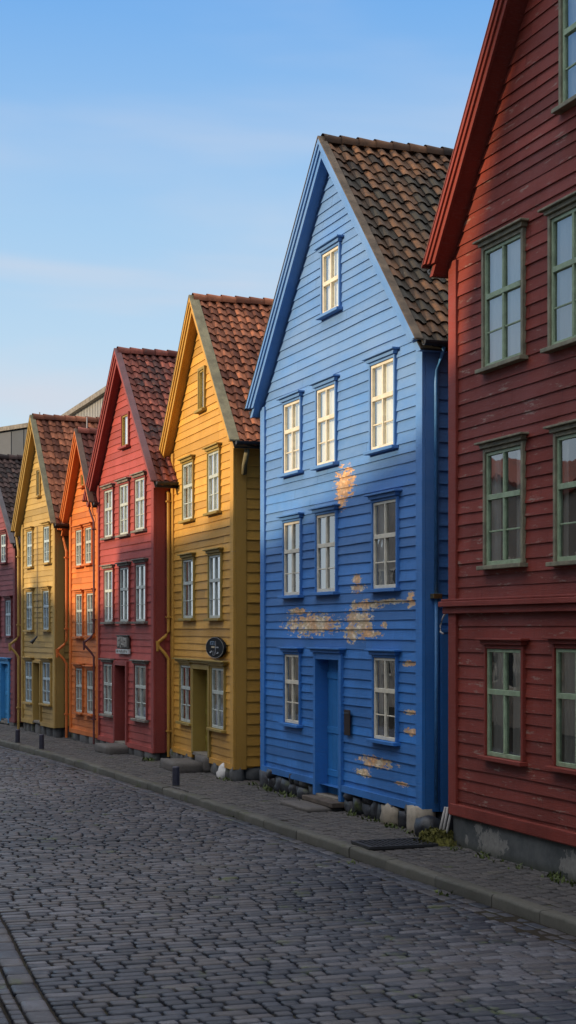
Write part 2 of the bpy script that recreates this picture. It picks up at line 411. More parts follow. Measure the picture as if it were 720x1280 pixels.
def window(root, s0, s1, z0, z1, casing, sash, rows='3', curtain=.5, hood=.06, hoodmat=None, rng=random, cw=.05, label=None):
    """opening s0..s1, z0..z1 measured over the casing. rows: '3' = upper sash over a split lower sash, '2' = two rows, 's' = narrow single light"""
    mb = MB()
    d0, d1 = -.056, .06
    iz0 = z0+.05; iz1 = z1-cw*.9
    mb.tone = rng.uniform(.35, .6)
    mb.box(d0, d1, s0, s0+cw, iz0, z1); mb.box(d0, d1, s1-cw, s1, iz0, z1)
    mb.box(d0+.003, d1, s0+cw, s1-cw, iz1, z1)
    w = mb.build('window', casing, root, bevel=.006)
    if label: w['label'] = label
    # hood board over the casing
    hm = hoodmat or casing
    hb = MB()
    if hood:
        hb.prism([(s0-.02, z1+.002), (s1+.02, z1+.002), (s1+hood*.7, z1+.05), (s0-hood*.7, z1+.05)], -.085, .0)
        hb.box(-.125, .0, s0-hood-.03, s1+hood+.03, z1+.052, z1+.076)
        hb.build('hood', hm, w, bevel=.005)
    sb = MB(); sb.box(-.115, .05, s0-.05, s1+.05, z0, z0+.046)
    sb.build('sill', hm, w, bevel=.006)
    # sash
    a0, a1 = s0+cw+.002, s1-cw-.002; b0, b1 = iz0+.0, iz1-.002
    rl = .038 if rows != 's' else .03
    fm = MB(); fx0, fx1 = -.034, .012; fm.tone = .5
    fm.box(fx0, fx1, a0, a0+rl, b0, b1); fm.box(fx0, fx1, a1-rl, a1, b0, b1)
    fm.box(fx0+.001, fx1, a0+rl, a1-rl, b0, b0+rl*1.25); fm.box(fx0+.001, fx1, a0+rl, a1-rl, b1-rl, b1)
    mid = (a0+a1)/2; cells = []
    if rows == 's':
        cells = [(a0+rl, a1-rl, b0+rl, b1-rl)]
    else:
        tr = b0+(b1-b0)*(.60 if rows != '2' else .5)
        fm.box(fx0-.006, fx1, a0+rl, a1-rl, tr-.03, tr+.03)
        for (p, r) in ((b0+rl*1.25, tr-.03), (tr+.03, b1-rl)):
            fm.box(fx0-.003, fx1, mid-.020, mid+.020, p, r)
        lows = [(b0+rl*1.25, tr-.03)]
        if rows == '3':
            gz = (lows[0][0]+lows[0][1])/2 - .01
            fm.box(fx0+.012, fx1-.004, a0+rl, mid-.020, gz-.009, gz+.009); fm.box(fx0+.012, fx1-.004, mid+.020, a1-rl, gz-.009, gz+.009)
            lows = [(lows[0][0], gz-.009), (gz+.009, lows[0][1])]
        for (p, r) in lows + [(tr+.03, b1-rl)]:
            cells += [(a0+rl, mid-.020, p, r), (mid+.020, a1-rl, p, r)]
    fm.build('sash', sash, w, bevel=.004)
    gm = MB()
    for (ya, yb, p, r) in cells:   # each pane of old glass sits a hair out of true
        j = [rng.uniform(-.0012, .0012) for _ in range(3)]
        gm.face([(-.010+j[0], ya-.004, p-.004), (-.010+j[1], yb+.004, p-.004), (-.010+j[1]+j[2], yb+.004, r+.004), (-.010+j[0]+j[2], ya-.004, r+.004)][::-1])
    gm.build('pane', M['glass'], w, keep=True)
    # curtains
    if curtain is not None:
        cm = MB(); full = a1-a0
        if curtain >= .99: spans = [(a0-.01, a1+.01)]
        else:
            g = (1-curtain)*full; o = rng.uniform(-.25, .25)*g
            spans = [(a0-.01, mid-g/2+o), (mid+g/2+o, a1+.01)]
        for (p, r) in spans:
            if r-p < .05: continue
            n = max(6, int((r-p)/.012)); ph = rng.uniform(0, 9); top = []; bot = []
            for i in range(n+1):
                y = p+(r-p)*i/n
                amp = .010*(1+.6*noise.noise(Vector((y*9, ph, 0))))
                x = .040+amp*math.sin(y*2*math.pi/.075+ph+1.5*noise.noise(Vector((y*6, ph, 3))))
                top.append((x*.9+.008, y, b1+.01)); bot.append((x, y, b0-.01))
            cm.grid([bot, top])
        if cm.f: cm.build('curtain', M['curtain'], w, smooth=True)
    return (s0+.03, s1-.03, z0+.02, z1-.02)

def door(root, s0, s1, z0, z1, casing, leaf, depth=.15, hood=True, leaf_at=None, rng=random, cw=.10, double=True):
    mb = MB(); mb.tone = .5
    mb.box(-.062, depth+.02, s0, s0+cw, z0, z1); mb.box(-.062, depth+.02, s1-cw, s1, z0, z1)
    mb.box(-.059, depth+.02, s0+cw, s1-cw, z1-cw, z1)
    fr = mb.build('door', casing, root, bevel=.006)
    if hood:
        h = MB(); h.prism([(s0-.02, z1+.002), (s1+.02, z1+.002), (s1+.05, z1+.05), (s0-.05, z1+.05)], -.09, 0)
        h.box(-.13, 0, s0-.09, s1+.09, z1+.052, z1+.078); h.build('hood', casing, fr, bevel=.005)
    a0, a1 = s0+cw+.002, s1-cw-.002
    lf = MB(); n = 5 if (a1-a0) > .6 else 3
    ww = (a1-a0)/n
    for i in range(n):
        lf.box(depth-.03+rng.uniform(-.002, .002), depth+.01, a0+i*ww+.004, a0+(i+1)*ww-.004, z0+.03, z1-cw-.004, tone=rng.uniform(.35, .6))
    lf.box(depth, depth+.02, a0, a1, z0+.03, z1-cw-.004, tone=.2)
    for zz in (.16, .46, .84):
        lf.box(depth-.042, depth-.028, a0+.01, a1-.01, z0+(z1-z0)*zz-.05, z0+(z1-z0)*zz+.05, tone=.5)
    lf.build('leaf', leaf, fr, bevel=.005)
    k = MB(); hy = a0+.10; hz = z0+(z1-z0)*.43
    k.box(depth-.052, depth-.043, hy-.03, hy+.03, hz-.09, hz+.09); k.tube([(depth-.05, hy, hz), (depth-.10, hy, hz), (depth-.10, hy+.10, hz)], .012, 8)
    k.build('handle', M['brass'], fr)
    t = MB(); t.box(-.05, depth+.02, s0+.01, s1-.01, z0-.03, z0+.028); t.build('threshold', M['grey_wood'], fr, bevel=.006)
    return (s0+.03, s1-.03, z0-.02, z1-.02)

def house(P, th, W, zb, c, hw, za, zt, label, wall, trim, verge, tile, pitch=.175, ov=.16, depth=8.0, windows=(), seed=1, foundation=None,
          side_pitch=.18, gutter=True, clip=None, name='timber_house', corner=.15, downpipe=None, hwn=None, tsize=(.165, .205), vw=.13):
    rng = random.Random(seed)
    root = empty(name, (P[0], P[1], 0), th, label=label, cat='house', group='gabled timber houses along the street')
    m = (za-zt)/hw; dv = .29
    HW = {1: hw, -1: hwn or hw}; ZT = {1: zt, -1: za-m*(hwn or hw)}
    T = lambda y: za - m*abs(y-c)
    U = lambda y: T(y)-dv                                    # underside of the roof
    # openings first
    holes = []
    for w in windows:
        kind = w[0]; a = w[1:5]; k = dict(w[5]) if len(w) > 5 else {}
        if kind == 'door': holes.append(door(root, *a, rng=rng, **k))
        else: holes.append(window(root, *a, rng=rng, **k))
    # the wall: lapped boards in front, boards on the two sides, back
    mb = MB()
    def outline(z):
        if z <= U(0.0) or z <= U(W): pass
        y0, y1 = 0.0, W
        zz = z
        lo = c-(za-dv-zz)/m; hi = c+(za-dv-zz)/m
        return (max(y0, lo), min(y1, hi))
    front_boards(mb, 0, W, zb, za-dv-.03, outline, holes, pitch, rng)
    low = sorted((hh[0]-.03, hh[1]+.03) for hh in holes if hh[2] < zb+.04); yy = 0.0      # drip board at the foot, broken at the doors
    for p, r in low + [(W, W)]:
        mb.box(-.055, -.0, yy, p, zb-.05, zb+.045, tone=.6); yy = r
    side_boards(mb, .02, depth, zb, U(0)-.01, side_pitch, rng)
    side_boards(mb, .02, depth, zb, U(W)-.01, .2, rng, y=W, sgn=1)
    # body behind the boards (room side faces are dark)
    body = [(.012, zb-.03), (W-.012, zb-.03), (W-.012, U(W)-.0), (c, za-dv-.01), (.012, U(0)-.0)]
    n = len(body)
    for i in range(n):
        p, q = body[i], body[(i+1) % n]
        mb.face([(.006, p[0], p[1]), (depth, p[0], p[1]), (depth, q[0], q[1]), (.006, q[0], q[1])], .4, 0)
    mb.face([(depth, y, z) for y, z in body], .4, 0)
    mb.face([(.40, y, z) for y, z in body], .4, 1)
    mb.build('wall', [wall, M['dark_room']], root)
    # corner boards
    for y0, y1, sg in ((-.048, corner, -1), (W-corner, W+.048, 1)):
        ztop = min(U(max(0, min(W, y0 if sg > 0 else y1)))+.0, U(0 if sg < 0 else W)+.02)
        cb = MB(); cb.tone = .6
        cb.box(-.050, -.002, y0, y1, zb-.045, ztop)
        if sg < 0: cb.box(.0, .19, -.048, -.004, zb-.045, U(0)+.02, tone=.35)
        else: cb.box(.0, .19, W+.004, W+.048, zb-.045, U(W)+.02, tone=.35)
        cb.build('corner_board', trim, root, bevel=.006)
    # bargeboards, stepped, cut level at the foot
    for sg in (-1, 1):
        if clip == sg: continue
        hw, zt = HW[sg], ZT[sg]
        k = MB(); k.tone = .55
        k.prism([(c, za), (c+sg*hw, zt), (c+sg*(hw-dv/m), zt), (c, za-dv)], -ov-.035, -ov)
        k.prism([(c, za-.004), (c+sg*(hw-.006), zt+.006), (c+sg*(hw-.006-.17/m), zt+.006), (c, za-.004-.17)], -ov-.062, -ov-.036, tone=.65)
        k.prism([(c, za-.008), (c+sg*(hw-.012), zt+.012), (c+sg*(hw-.012-.08/m), zt+.012), (c, za-.008-.08)], -ov-.085, -ov-.063, tone=.6)
        k.build('bargeboard', trim, root, bevel=.004)
    # roof: deck with soffit, tiles on both slopes
    rf = MB()
    for sg in (-1, 1):
        hw, zt = HW[sg], ZT[sg]
        e = hw-.02
        rf.prism([(c, za-.155), (c+sg*e, za-m*e-.155), (c+sg*(e-(dv-.17)/m*.9), za-m*(e)-.155), (c, za-dv+.025)], -ov+.001, depth+.25, tone=.4)
        rf.prism([(c, za-.125), (c+sg*e, za-m*e-.125), (c+sg*e, za-m*e-.152), (c, za-.152)], -ov+.002, depth+.25, tone=.4, mat=1)
    roof = rf.build('roof', [trim, M['dark_room']], root)
    sl = math.hypot(1, m)
    for sg in (-1, 1):
        hw, zt = HW[sg], ZT[sg]; L = hw*sl
        tb = MB()
        tw, ex = tsize; nc = int((depth+.1+ov-.10)/tw); nr = int(L/ex)+1
        if sg == 1: nc = min(nc, 30)
        dirv = Vector((0, sg/sl, -m/sl)); nv = Vector((0, sg*m/sl, 1/sl))
        for r in range(nr):
            for q in range(nc):
                tone = min(1, max(0, rng.gauss(.47, .30)))
                x0 = -ov-.10+vw+q*tw + rng.uniform(-.006, .006)
                slip = rng.uniform(.03, .07) if rng.random() < .03 else 0
                t0 = r*ex - .05 + slip + rng.uniform(-.012, .012); t1 = t0+ex+.07
                t1 = min(t1, L+.03)
                if t1-t0 < .08: continue
                tw_ = rng.uniform(-.012, .012); lift = rng.uniform(0, .008)
                rows = []
                for f, up in ((0, 0), (.5, .015), (1, .030+lift)):
                    row = []
                    for u in range(8):
                        uu = u/7
                        h = .15*tw*math.sin(2*math.pi*(uu*.95-.02))+.004
                        t = t0+(t1-t0)*f + (-.016*math.cos(2*math.pi*uu) if f == 1 else 0)
                        p = Vector((x0+uu*tw*1.10+tw_*f, c, za-.07)) + dirv*t + nv*(h+up)
                        row.append(p)
                    rows.append(row)
                rows.append([p - nv*.018 - dirv*.004 for p in rows[-1]])
                tb.grid(rows, tone)
        o = tb.build('roof_tiles', tile, roof, smooth=True)
        md = o.modifiers.new('Edges', 'EDGE_SPLIT'); md.split_angle = R(55)
    rb = MB(); x = -ov-.02; i = 0
    while x < depth+.2:
        l = .29; tone = min(1, max(0, rng.gauss(.55, .22))); rows = []
        for f, rr in ((0, .105), (.86, .09), (1, .09)):
            rows.append([(x+l*f, c+rr*math.cos(a), za-.10+rr*math.sin(a)+.05+.012*(1-f)) for a in [math.pi*(-.12+1.24*k/9) for k in range(10)]])
        rb.grid(rows, tone); x += l*.93+rng.uniform(-.004, .004)
    rb.build('ridge_tiles', tile, roof, smooth=True)
    # verge boards lying on the tile edge
    for sg in (-1, 1):
        if clip == sg: continue
        hw, zt = HW[sg], ZT[sg]
        v = MB(); v.tone = .5
        v.prism([(c, za+.002), (c+sg*(hw+.02), zt+.002-m*.02), (c+sg*(hw+.02), zt+.03-m*.02), (c, za+.032)], -ov-.092, -ov-.085+vw)
        v.build('verge_board', verge, roof, bevel=.006)
    # gutters along both eaves
    if gutter:
        for sg in (-1, 1):
            hw, zt = HW[sg], ZT[sg]
            g = MB(); gy = c+sg*(hw+.03); gz = zt-.02
            arc = [math.pi+math.pi*k/8 for k in range(9)]
            rows = [[(x, gy+.062*math.cos(a), gz+.062*math.sin(a)) for a in arc] for x in (-ov+.02, depth)]
            g.grid(rows); g.grid([[(p[0], gy+(p[1]-gy)*.9, gz+(p[2]-gz)*.9) for p in rw] for rw in rows])
            g.face([rows[0][k] for k in range(9)])
            g.build('gutter', M['gutter'], root, smooth=False)
    if foundation: foundation(root, W, zb, rng, low)
    hw, zt = HW[1], ZT[1]
    if downpipe:
        zj, pm, bottom = downpipe[:3]; pr = downpipe[3] if len(downpipe) > 3 else .032
        y = W+(downpipe[4] if len(downpipe) > 4 else .085); d = MB(); x = -.10
        top = min(U(W)-.05, zt-.05)
        d.tube([(x, c+hw, zt-.06), (x, c+hw-.05, zt-.2), (x, y, top-.45), (x, y, zj+.22), (x-.05, y+.02, zj+.13), (x-.20, y+.06, zj), (x-.20, y+.06, zj-.06), (x-.06, y+.02, zj-.22), (x, y, zj-.32), (x, y, bottom)], pr, 8)
        d.tube([(x-.20, y+.06, zj+.03), (x-.21, y+.06, zj-.17)], [pr*1.4, pr*.8], 8)
        for zz in (top-.6, zj+.5, .6): d.box(x-.05, x+.07, y-.05, y+.05, zz-.015, zz+.015)
        d.build('downpipe', pm, root, smooth=False, bevel=.0)
    return root

def rubble_base(mat, big, count_seed, depth=.34, back=True, step=.16, lim=None):
    def f(root, W, zb, rng, low=()):
        fm = MB(); fm.tone = .1
        fm.box(.16, 7.6, .06, W-.06, -.1, zb-.04)
        y = -.05; i = 0
        while y < W+.05:
            w = rng.uniform(.6, 1.35)*step
            if any(p-.05 < y+w/2 < r+.05 for p, r in low): y += .1; continue
            z = -.03; col = rng.random()
            while z < zb-.05:
                if zb-.03-z < .09: break
                h = rng.uniform(.6, 1.1)*step*big
                if z+h > zb+.02: h = zb-z+.02
                fm.rock((.07+rng.uniform(-.03, .05), y+w/2, z+h/2), .14, w*.62, h*.62, rng.uniform(0, 50), .75, tone=rng.random(), flat=.5)
                z += h*.92
            y += w
        # return along the side passage
        x = .2
        while x < 2.4:
            w = rng.uniform(.7, 1.3)*step*1.3
            fm.rock((x+w/2, .07, zb*.42), w*.6, .13, zb*.6, rng.uniform(0, 50), .4, tone=rng.random()*.6, flat=.25); x += w
        fm.build('foundation', mat, root, smooth=True)
    return f

def block_base(mat, lo=.35, hi=.9, gap=.02, inset=.0):
    def f(root, W, zb, rng, low=()):
        fm = MB(); fm.tone = .1
        fm.box(.10, 7.6, .06, W-.06, -.1, zb-.04)
        y = .02
        while y < W-.02:
            w = min(rng.uniform(lo, hi), W-.02-y)
            if w < .1: break
            fm.rock((.05+inset, y+w/2, zb*.42), .115, w*.60, zb*.72, rng.uniform(0, 60), .12, tone=rng.random(), flat=.9, nu=12, nv=8)
            y += w+gap
        x = .25
        while x < 2.2:
            w = rng.uniform(.4, .8)
            fm.rock((x+w/2, .06, zb*.42), w*.58, .1, zb*.7, rng.uniform(0, 60), .12, tone=rng.random()*.5, flat=.9); x += w
        fm.build('foundation', mat, root, smooth=True)
    return f

def smooth_base(root, W, zb, rng, low=()):
    fm = MB(); fm.box(-.012, 7.8, .01, W-.01, -.12, zb-.052)
    fm.build('foundation', M['plinth'], root, bevel=.01)

# ---------------------------------------------------------------- the row of houses
def ws(casing, sash, **k):
    d = dict(casing=M[casing], sash=M[sash]); d.update(k); return d

# A: near dark red house (origin at its near corner, outside the frame)
WA = 6.6; A0 = WA
GA = dict(casing=M['sage_dark'], sash=M['sage'], hoodmat=M['sage_dark'])
GR = dict(casing=M['red_near_trim'], sash=M['sage'], hoodmat=M['red_near_trim'])
wa = [('w', A0-1.88, A0-.86, 5.52, 6.96, dict(GA, curtain=1.0)), ('w', A0-3.46, A0-2.44, 5.50, 6.94, dict(GA, curtain=1.0)), ('w', A0-5.10, A0-4.08, 5.50, 6.94, dict(GA, curtain=1.0)),
      ('w', A0-3.70, A0-2.68, 7.95, 9.30, dict(GA, curtain=1.0)),
      ('w', A0-1.88, A0-.90, 3.27, 4.65, dict(GA, curtain=.55)), ('w', A0-3.55, A0-2.56, 3.25, 4.64, dict(GA, curtain=.5)), ('w', A0-5.2, A0-4.2, 3.25, 4.64, dict(GA, curtain=.5)),
      ('w', A0-1.88, A0-.92, 1.11, 2.42, dict(GR, rows='4', curtain=.85)), ('w', A0-3.50, A0-2.54, 1.12, 2.44, dict(GR, rows='4', curtain=.8)), ('w', A0-5.1, A0-4.1, 1.12, 2.44, dict(GR, rows='4', curtain=.8))]
hA = house((8.12, 17.458-WA), 0, WA, .43, WA/2, WA/2+.23, 11.42, 6.965, 'tall weathered dark red house with sage green windows and concrete plinth', M['red_near'], M['red_near_trim'], M['red_board'], M['tile_mossy'],
           pitch=.146, tsize=(.2, .245), vw=.11, ov=.22, windows=wa, seed=11, foundation=smooth_base, corner=.16)
sc = MB(); sc.tone = .55
sc.prism([(-.08, 2.78), (WA+.14, 2.78), (WA+.14, 2.86), (-.08, 2.86)], -.085, 0); sc.box(-.13, 0, -.1, WA+.17, 2.862, 2.925, tone=.6); sc.box(-.10, 0, -.09, WA+.15, 2.927, 2.955, tone=.5)
sc.box(.0, .5, WA+.0, WA+.13, 2.78, 2.95)
sc.build('string_course', M['red_near_trim'], hA, bevel=.008)
bd = MB(); bd.tone = .7; bd.box(-.062, -.003, .02, WA-.02, .385, .52); bd.build('base_board', M['red_near_trim'], hA, bevel=.008)
hk = MB(); hk.tube([(-.02, WA+.17, 2.80), (-.03, WA+.24, 2.74), (-.05, WA+.27, 2.64), (-.07, WA+.22, 2.56), (-.07, WA+.14, 2.54)], .012, 7); hk.build('wire_hook', M['white_pipe'], hA, smooth=True)
for i, (yy, lean) in enumerate(((.03, .05), (.085, .03), (.14, .06))):
    p = MB(); p.tube([(-.03-i*.02, WA+yy-lean, .46), (-.06-i*.02, WA+yy+.02, .2), (-.08, WA+yy+.05, .0)], .016, 8); p.build('pipe', M['white_pipe'], hA, smooth=True)

# B: blue house
WB = 6.3
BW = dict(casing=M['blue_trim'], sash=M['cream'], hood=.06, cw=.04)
wb = [('w', 2.80, 3.56, 7.14, 8.12, dict(BW, rows='2', curtain=1.0)),
      ('w', 4.42, 5.26, 4.97, 6.14, dict(BW, curtain=1.0)), ('w', 2.95, 3.79, 4.95, 6.16, dict(BW, curtain=.97)), ('w', .82, 1.70, 4.96, 6.20, dict(BW, curtain=1.0)),
      ('w', 4.42, 5.26, 3.07, 4.29, dict(BW, curtain=.5)), ('w', 2.93, 3.80, 3.09, 4.31, dict(BW, curtain=.55)), ('w', .74, 1.62, 3.09, 4.34, dict(BW, curtain=.45)),
      ('w', 4.46, 5.22, 1.09, 2.24, dict(BW, curtain=.4)), ('w', .76, 1.60, 1.07, 2.25, dict(BW, curtain=.5)),
      ('door', 2.72, 3.86, .14, 2.25, dict(casing=M['blue_trim'], leaf=M['blue_door'], depth=.17))]
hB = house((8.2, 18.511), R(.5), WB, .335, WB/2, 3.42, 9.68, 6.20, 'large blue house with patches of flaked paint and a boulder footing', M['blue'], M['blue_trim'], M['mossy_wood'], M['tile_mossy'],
           pitch=.135, tsize=(.2, .245), vw=.11, windows=wb, seed=23, foundation=rubble_base(M['rubble'], 1.0, 3, step=.31), corner=.15)
dp = MB(); dp.tube([(.16, -.27, 6.13), (.15, -.20, 6.02), (.13, -.12, 5.85), (.12, -.105, 5.7), (.12, -.105, 3.02)], .026, 10)
dp.tube([(.12, -.105, 3.02), (.12, -.105, .40)], .022, 10); dp.build('downpipe', M['zinc'], hB, smooth=True)
bk = MB(); bk.box(.06, .18, -.16, -.05, 2.98, 3.04); bk.build('pipe_bracket', M['brass'], hB, bevel=.004)
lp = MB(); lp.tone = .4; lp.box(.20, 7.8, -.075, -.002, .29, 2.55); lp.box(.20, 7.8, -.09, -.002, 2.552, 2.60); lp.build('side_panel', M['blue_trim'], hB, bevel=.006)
st = MB(); st.rock((.02, .13, .16), .17, .24, .24, 4, .1, tone=.9, flat=.9); st.build('foundation_stone', M['palerock'], hB, smooth=True)['label'] = 'pale block under the near corner of the blue house'
st = MB(); st.rock((.0, 1.02, .12), .12, .30, .17, 9, .5, tone=.3, flat=.2); st.build('foundation_stone', M['palerock'], hB, smooth=True)['label'] = 'sandy pale stone among the dark boulders'
st = MB(); st.rock((-.06, -.26, .10), .17, .20, .19, 12, .3, tone=.2, flat=.3); st.build('foundation_stone', M['rubble'], hB, smooth=True)['label'] = 'black boulder leaning at the corner'

# C: yellow house
CW = dict(casing=M['mustard'], sash=M['white_grey'], hood=.05, cw=.045)
wc = [('w', 1.85, 2.33, 6.54, 7.36, dict(casing=M['mustard'], sash=M['mustard'], rows='s', curtain=1.0, hood=0, cw=.06)),
      ('w', 2.68, 3.52, 4.60, 5.75, dict(CW, curtain=.95)), ('w', .84, 1.68, 4.62, 5.77, dict(CW, curtain=.95)),
      ('w', 2.64, 3.52, 2.75, 3.94, dict(CW, curtain=.7)), ('w', .74, 1.62, 2.74, 3.94, dict(CW, curtain=.7)),
      ('w', 2.82, 3.72, .79, 1.95, dict(CW, curtain=.6, hood=.02)), ('w', .52, 1.44, .80, 1.95, dict(CW, curtain=.6, hood=.02)),
      ('door', 1.50, 2.76, .30, 1.96, dict(casing=M['mustard'], leaf=M['olive_door'], depth=.22, hood=False))]
hC = house((8.0, 25.933), R(-1.2), 4.42, .26, 2.21, 2.72, 8.66, 5.74, 'ochre yellow house with a round black sign above its door', M['yellow'], M['yellow_trim'], M['olive_wood'], M['tile_red'],
           pitch=.140, windows=wc, vw=.17, seed=31, foundation=rubble_base(M['greyrock'], 1.4, 3, step=.26), corner=.16, downpipe=(2.33, M['yellow_trim'], .1, .032, -.03))
lh = MB(); lh.tone = .5; lh.prism([(.40, 1.975), (3.86, 1.975), (3.90, 2.02), (.36, 2.02)], -.10, -.035); lh.box(-.14, -.03, .30, 3.94, 2.022, 2.045); lh.build('shared_hood', M['mustard'], hC, bevel=.005)
dp = MB(); dp.tube([(.10, -.42, 5.70), (.09, -.40, 5.56), (.10, -.22, 5.36), (.12, -.13, 5.22)], .045, 10); dp.build('gutter_elbow', M['olive_wood'], hC, smooth=True)
st = MB(); st.rock((.0, .62, .11), .13, .20, .17, 3, .5, tone=.7, flat=.0, nu=14, nv=10); st.build('foundation_stone', M['whiterock'], hC, smooth=True)['label'] = 'white painted boulder in the footing'

# D: red house
DW = dict(casing=M['red_trim'], sash=M['white_grey'], hoodmat=M['grey_wood'], hood=.04, cw=.042)
wd = [('w', 1.76, 2.34, 6.34, 7.08, dict(casing=M['red_trim'], sash=M['mustard'], rows='s', curtain=1.0, hood=0, cw=.05)),
      ('w', 2.97, 3.76, 4.52, 5.62, dict(DW, curtain=.95)), ('w', 1.74, 2.52, 4.51, 5.64, dict(DW, curtain=.9)), ('w', .54, 1.34, 4.54, 5.66, dict(DW, curtain=.95)),
      ('w', 2.97, 3.76, 2.70, 3.90, dict(DW, curtain=.6)), ('w', 1.72, 2.50, 2.70, 3.91, dict(DW, curtain=.55)), ('w', .48, 1.30, 2.70, 3.93, dict(DW, curtain=.5)),
      ('w', 3.0, 3.84, .71, 1.88, dict(DW, curtain=.6)), ('w', .44, 1.36, .74, 1.90, dict(DW, curtain=.6)),
      ('door', 1.88, 2.92, .20, 1.93, dict(casing=M['red_trim'], leaf=M['maroon_door'], depth=.22, hood=False))]
hD = house((7.75, 30.427), R(2.3), 4.31, .215, 2.15, 2.68, 8.40, 5.45, 'red house with three windows a floor and a carved board over its maroon door', M['red'], M['red_trim'], M['maroon_board'], M['tile_dark'],
           pitch=.142, windows=wd, seed=41, foundation=block_base(M['greyrock'], .5, 1.1), corner=.13, downpipe=(2.3, M['maroon_board'], .05, .024))

# E: narrow orange house
EW = dict(casing=M['orange_trim'], sash=M['white_grey'], hood=.03, cw=.04)
we = [('w', 1.08, 1.40, 5.80, 6.14, dict(casing=M['orange_trim'], sash=M['mustard'], rows='s', curtain=1.0, hood=0, cw=.04)),
      ('w', 1.26, 1.86, 4.0, 4.90, dict(EW, curtain=.9)), ('w', .44, 1.04, 4.02, 4.91, dict(EW, curtain=.9)),
      ('w', 1.22, 1.86, 2.38, 3.43, dict(EW, curtain=.6)), ('w', .30, .92, 2.40, 3.43, dict(EW, curtain=.6)),
      ('w', 1.22, 1.87, .64, 1.73, dict(EW, curtain=.5)), ('w', .30, .92, .65, 1.70, dict(EW, curtain=.5))]
hE = house((7.57, 34.706), R(3.5), 2.36, .24, 1.2, 1.56, 7.12, 4.92, 'narrow orange house squeezed between the red and khaki houses', M['orange'], M['orange_trim'], M['brown_board'], M['tile_dark'],
           pitch=.140, windows=we, seed=51, foundation=block_base(M['greyrock'], .6, 1.0), corner=.09, downpipe=(2.1, M['orange_trim'], .05), depth=7, hwn=1.22)
vp = MB(); vp.tube([(.05, 1.2, 7.1), (.05, 1.2, 7.42)], .014, 6); vp.build('finial_rod', M['white_pipe'], hE)

# F: khaki house
FW = dict(casing=M['khaki_trim'], sash=M['pale_blue'], hood=.03, cw=.04)
wf = [('w', 1.28, 1.62, 5.80, 6.52, dict(casing=M['khaki_trim'], sash=M['olive_wood'], rows='s', curtain=1.0, hood=0, cw=.05)),
      ('w', 1.96, 2.54, 4.10, 5.06, dict(FW, curtain=.8)), ('w', .38, .98, 4.14, 5.09, dict(FW, curtain=.8)),
      ('w', 1.94, 2.60, 2.52, 3.55, dict(FW, curtain=.7)), ('w', .42, 1.04, 2.53, 3.55, dict(FW, curtain=.7)),
      ('w', 1.96, 2.70, .72, 1.82, dict(FW, curtain=.6)), ('w', .30, 1.10, .75, 1.83, dict(FW, curtain=.6)),
      ('door', 1.20, 1.92, .32, 1.82, dict(casing=M['khaki_trim'], leaf=M['brown_door'], depth=.18, hood=False, cw=.06))]
hF = house((7.15, 37.538), R(5.0), 3.03, .30, 1.46, 1.86, 7.80, 5.08, 'khaki yellow house with pale blue window sashes and a brown door', M['khaki'], M['khaki_trim'], M['olive_wood'], M['tile_red'],
           pitch=.142, windows=wf, seed=61, foundation=block_base(M['greyrock'], .25, .5, .12, .04), corner=.12, downpipe=(2.2, M['khaki_trim'], .05))
wv = MB(); wv.tube([(-.05, 1.50, 5.1), (-.05, 1.50, 2.36)], .010, 6); wv.build('wire', M['grey_wood'], hF)
lm = MB(); lm.tube([(-.05, 1.50, 2.42), (-.12, 1.50, 2.34), (-.20, 1.50, 2.26)], [.018, .03, .05], 10); lm.build('wall_lamp', M['black_iron'], hF)

# G: wine red house at the far end
GW = dict(casing=M['wine_trim'], sash=M['pale_blue'], hood=.04, cw=.055)
wg = [('w', .80, 1.44, 4.36, 5.22, dict(GW, curtain=.5)), ('w', 2.4, 3.1, 4.36, 5.22, dict(GW, curtain=.5)), ('w', .30, .98, 2.36, 3.42, dict(GW, curtain=.6)), ('w', 1.50, 2.2, 2.36, 3.42, dict(GW, curtain=.6)), ('w', 2.8, 3.5, 2.36, 3.42, dict(GW, curtain=.6)),
      ('door', .52, 1.46, .06, 1.74, dict(casing=M['sky_door'], leaf=M['sky_door'], depth=.10, cw=.09)), ('w', 2.6, 3.4, .75, 1.8, dict(GW, curtain=.6))]
hG = house((7.05, 42.648), R(6.0), 4.32, .15, 2.15, 2.50, 7.42, 4.86, 'wine red house with a bright blue door at the far end of the row', M['wine'], M['wine_trim'], M['slate_board'], M['tile_black'],
           pitch=.142, windows=wg, seed=71, foundation=block_base(M['greyrock'], .3, .7), corner=.12)

# ---------------------------------------------------------------- things on and by the walls
def on(h, x, y, z, rz=0):
    """world place of a point in a house's own frame"""
    a = h.rotation_euler.z; l = h.location
    return (l.x + x*math.cos(a) - y*math.sin(a), l.y + x*math.sin(a) + y*math.cos(a), z), a+rz

# round black sign
loc, rz = on(hC, -.045, .98, 2.27)
sg = empty('wall_sign', loc, rz, label='round black sign with pale rim above the yellow house door', cat='sign')
def disc(mb, ry, rz_, x0, x1, n=40):
    mb.prism([(ry*math.cos(2*math.pi*k/n), rz_*math.sin(2*math.pi*k/n)) for k in range(n)], x0, x1)
RY, RZ = .60, .185
b = MB(); disc(b, RY, RZ, -.05, .0); b.build('board', flat('black_sign_paint', (.008, .008, .010), .7, .3, 12, .1, .1), sg, bevel=.006)
b = MB(); n = 48
for k in range(n):
    a0, a1 = 2*math.pi*k/n, 2*math.pi*(k+1)/n
    b.face([(-.054, RY*.985*math.cos(a0), RZ*.985*math.sin(a0)), (-.054, RY*.985*math.cos(a1), RZ*.985*math.sin(a1)), (-.054, RY*.955*math.cos(a1), RZ*.955*math.sin(a1)), (-.054, RY*.955*math.cos(a0), RZ*.955*math.sin(a0))])
b.build('rim', flat('pale_sign_rim', (.32, .31, .28), .5, .2, 9, .1), sg)
